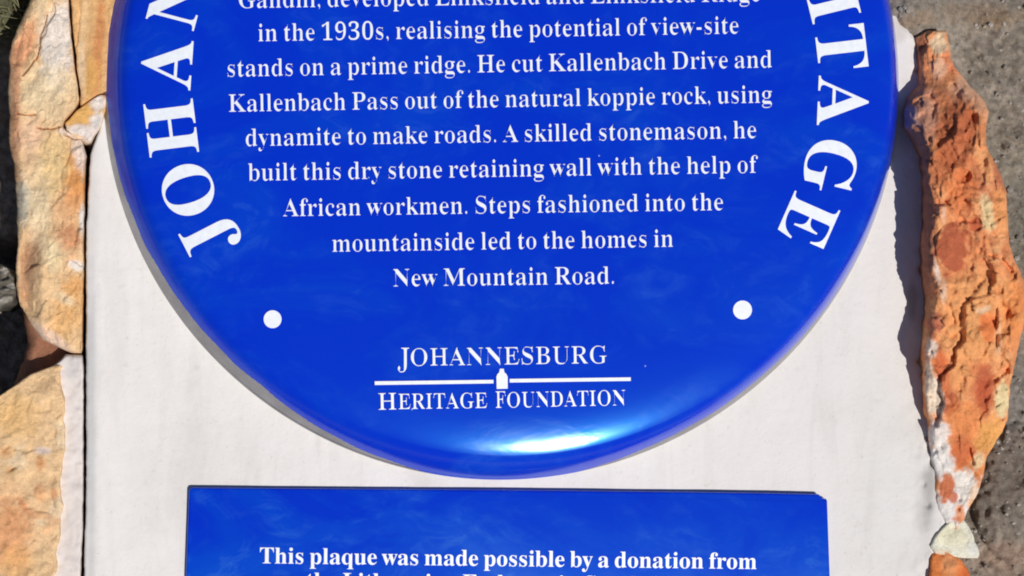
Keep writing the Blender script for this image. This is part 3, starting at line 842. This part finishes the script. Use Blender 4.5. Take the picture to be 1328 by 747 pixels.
def line_text(text, x0, x1, yb0, yb1, cap, parent, origin, placer, offset, name='inscription_line', spacing=1.0, first=None):
    v, f = glyphs(text, offset, spacing)
    sx = (x1 - x0) / (v[:, 0].max() - v[:, 0].min())
    gx = (v[:, 0] - v[:, 0].min()) * sx
    slope = (yb1 - yb0) / (x1 - x0)
    gy = v[:, 1] * cap / CAP
    px = x0 + gx - gy * (-slope)
    py = yb0 + gx * slope - gy
    return face_part(name, px, py, f, M_WHITE, parent, origin, placer)

LINES = [
    ('Gandhi, developed Linksfield and Linksfield Ridge', 310, 986, 10.5, 1.5),
    ('in the 1930s, realising the potential of view-site', 335, 958, 53.5, 43.5),
    ('stands on a prime ridge. He cut Kallenbach Drive and', 295, 1001, 99.5, 87.5),
    ('Kallenbach Pass out of the natural koppie rock, using', 297, 1001, 145.0, 133.0),
    ('dynamite to make roads. A skilled stonemason, he', 319, 981, 189.5, 179.0),
    ('built this dry stone retaining wall with the help of', 322, 983, 234.5, 224.0),
    ('African workmen. Steps fashioned into the', 367, 938, 280.5, 272.5),
    ('mountainside led to the homes in', 431, 873, 326.5, 320.0),
    ('New Mountain Road.', 510, 796, 371.5, 368.0)]
for t, x0, x1, b0, b1 in LINES:
    line_text(t, x0, x1, b0, b1, 22.5, plaque, PO, on_disc, -0.022)

# ring of large capitals
TCX, TCY, BASE_R, CAP_R = 654.0, 113.0, 408.0, 64.5
def ring_letter(ch, deg, dr=0.0):
    v, f = glyphs(ch, 0.0, 1.0, 8)
    k = CAP_R / CAP
    v = v * k
    v[:, 0] -= (v[:, 0].min() + v[:, 0].max()) / 2
    v, f = cut(v, f, 9.0)
    a = math.radians(deg)
    # outward direction and reading direction (clockwise in the picture)
    ox, oy = math.cos(a), math.sin(a)
    tx, ty = -math.sin(a), math.cos(a)
    r = BASE_R + dr + v[:, 1]
    px = TCX + ox * r + tx * v[:, 0]
    py = TCY + oy * r + ty * v[:, 0]
    face_part('letter', px, py, f, M_WHITE, plaque, PO, on_disc)
ring = [('J', 152.9, -9), ('O', 162.0, -9), ('H', 173.0, -5), ('A', 183.9, -2), ('N', 194.8, 0)]
rest = 'NESBURG HER'
w = {'N': 1.15, 'E': 1.0, 'S': .9, 'B': 1.05, 'U': 1.1, 'R': 1.1, 'G': 1.1, ' ': .9, 'H': 1.15}
cum = np.cumsum([0.5 + w[rest[0]] / 2] + [(w[a] + w[b]) / 2 for a, b in zip(rest[:-1], rest[1:])] + [w['R'] / 2 + .4])
ring += [(c, 194.8 + (346.2 - 194.8) * q / cum[-1], 0) for c, q in zip(rest, cum[:-1]) if c != ' ']
ring += [('I', 346.2, 0), ('T', 353.3, 0), ('A', 2.4, -1), ('G', 13.6, -5), ('E', 23.8, -9)]
for ch, d, dr in ring:
    ring_letter(ch, d, dr)

def disc_patch(name, cx, cy, r, parent):
    n = 40
    px = [cx + r * math.cos(2 * math.pi * k / n) for k in range(n)]; py = [cy + r * math.sin(2 * math.pi * k / n) for k in range(n)]
    face_part(name, px, py, [tuple(range(n))], M_WHITE, parent, PO, on_disc)
disc_patch('dot', 353.5, 414, 11.6, plaque)
disc_patch('dot', 963, 402, 12.2, plaque)

# foundation's wordmark
line_text('OHANNESBURG', 533, 787, 474.5, 471.0, 22.5, plaque, PO, on_disc, -0.030, 'wordmark_line')
def poly_part(name, pts, parent=plaque):
    face_part(name, [p[0] for p in pts], [p[1] for p in pts], [tuple(range(len(pts)))], M_WHITE, parent, PO, on_disc)
v, f = glyphs('J', -0.030)
gx = (v[:, 0] - v[:, 0].min()) / (v[:, 0].max() - v[:, 0].min()); gy = (v[:, 1] - v[:, 1].min()) / (v[:, 1].max() - v[:, 1].min())
face_part('wordmark_letter', 516 + gx * 15, 483 - gy * 32, f, M_WHITE, plaque, PO, on_disc)
line_text('H', 491, 514, 531.5, 531.0, 21.5, plaque, PO, on_disc, -0.028, 'wordmark_letter')
line_text('ERITAGE', 517, 632, 530.6, 529.0, 19.8, plaque, PO, on_disc, -0.026, 'wordmark_line')
line_text('F', 643, 656, 529.0, 528.8, 21.5, plaque, PO, on_disc, -0.028, 'wordmark_letter')
line_text('OUNDATION', 658, 811, 528.6, 525.5, 19.8, plaque, PO, on_disc, -0.026, 'wordmark_line')
poly_part('rule', [(486, 494.5), (560, 493.6), (640, 492.6), (640, 497.2), (560, 498.3), (486, 499.3)])
poly_part('rule', [(661, 491.4), (740, 490.4), (818, 489.4), (818, 494.0), (740, 495.0), (661, 496.1)])
poly_part('emblem', [(648.3, 478.2), (653.2, 478.2), (654.2, 483.0), (656.6, 485.0), (658.4, 488.5), (658.4, 504.0), (644.2, 504.4), (643.8, 488.5), (645.2, 485.0), (647.4, 483.0)])

# ------------------------------------------------------------------ rectangular plaque
TH = 8.0
plate_o = empty('rectangular_plaque', ((659 - 664) * S, (373.5 - 770) * S, 0))
tag(plate_o, 'rectangular glossy blue donation plaque below the round one', 'plaque')
QO = np.array(plate_o.location)
def build_plate():
    # outline at the face, in photo pixels (corner at the upper right is nipped off)
    out = []
    def arc(cx, cy, r, a0, a1, n=8):
        for k in range(n + 1):
            a = math.radians(a0 + (a1 - a0) * k / n); out.append((cx + r * math.cos(a), cy + r * math.sin(a)))
    arc(250, 637.5, 5, 180, 270)
    out.extend([(659, 635.6), (900, 638.2), (1000, 639.6)])
    out.extend([(1062.0, 641.0), (1064.0, 642.4), (1066.5, 645.6), (1068.5, 646.6), (1071.5, 646.9), (1073.0, 648.0), (1073.6, 650.0)])
    out.extend([(1077, 747), (1081, 870)])
    arc(1075, 890, 6, 0, 90); arc(243, 886, 6, 90, 180)
    out.append((241, 747))
    n = len(out)
    P = np.array(out, float)
    nrm = []
    for i in range(n):
        d = P[(i + 1) % n] - P[i - 1]; d = d / np.hypot(*d); nrm.append((d[1], -d[0]))
    N = np.array(nrm)
    cen = P.mean(0)
    if np.sum((P - cen) * N) < 0: N = -N
    rings = [(0.0, 0.0), (0.0, TH - 2.2), (0.35, TH - 1.2), (1.0, TH - 0.45), (2.0, TH - 0.1), (3.2, TH)]
    V = []
    for ins, z in rings:
        q = P - N * ins
        X, Y, Z = place(q[:, 0], q[:, 1], np.full(n, TH))      # straight sides: same plan at every height
        V += [(x, y, (z if z > 0 else -1.5) * S) for x, y in zip(X, Y)]
    V = np.array(V) - QO
    Fc = []
    for i in range(len(rings) - 1):
        a, b = i * n, (i + 1) * n
        for k in range(n):
            q = (k + 1) % n
            Fc.append((a + k, a + q, b + q, b + k))
    Fc.append(tuple(range((len(rings) - 1) * n, len(rings) * n)))
    me = mesh('plate', V, Fc, M_ENAMEL2)
    bm = bmesh.new(); bm.from_mesh(me); bmesh.ops.recalc_face_normals(bm, faces=bm.faces)
    if max(bm.faces, key=lambda q: q.calc_area()).normal.z < 0: bmesh.ops.reverse_faces(bm, faces=bm.faces)
    bm.to_mesh(me); bm.free()
    link('plate', me, plate_o)
build_plate()
on_plate = lambda px, py: place(px, py, np.full(np.shape(px), TH + 0.5))
line_text('This plaque was made possible by a donation from', 337, 981, 730.5, 738.0, 20.5, plate_o, QO, on_plate, -0.002)
line_text('the Lithuanian Embassy in South Africa', 397, 921, 763.0, 769.5, 20.5, plate_o, QO, on_plate, -0.002)
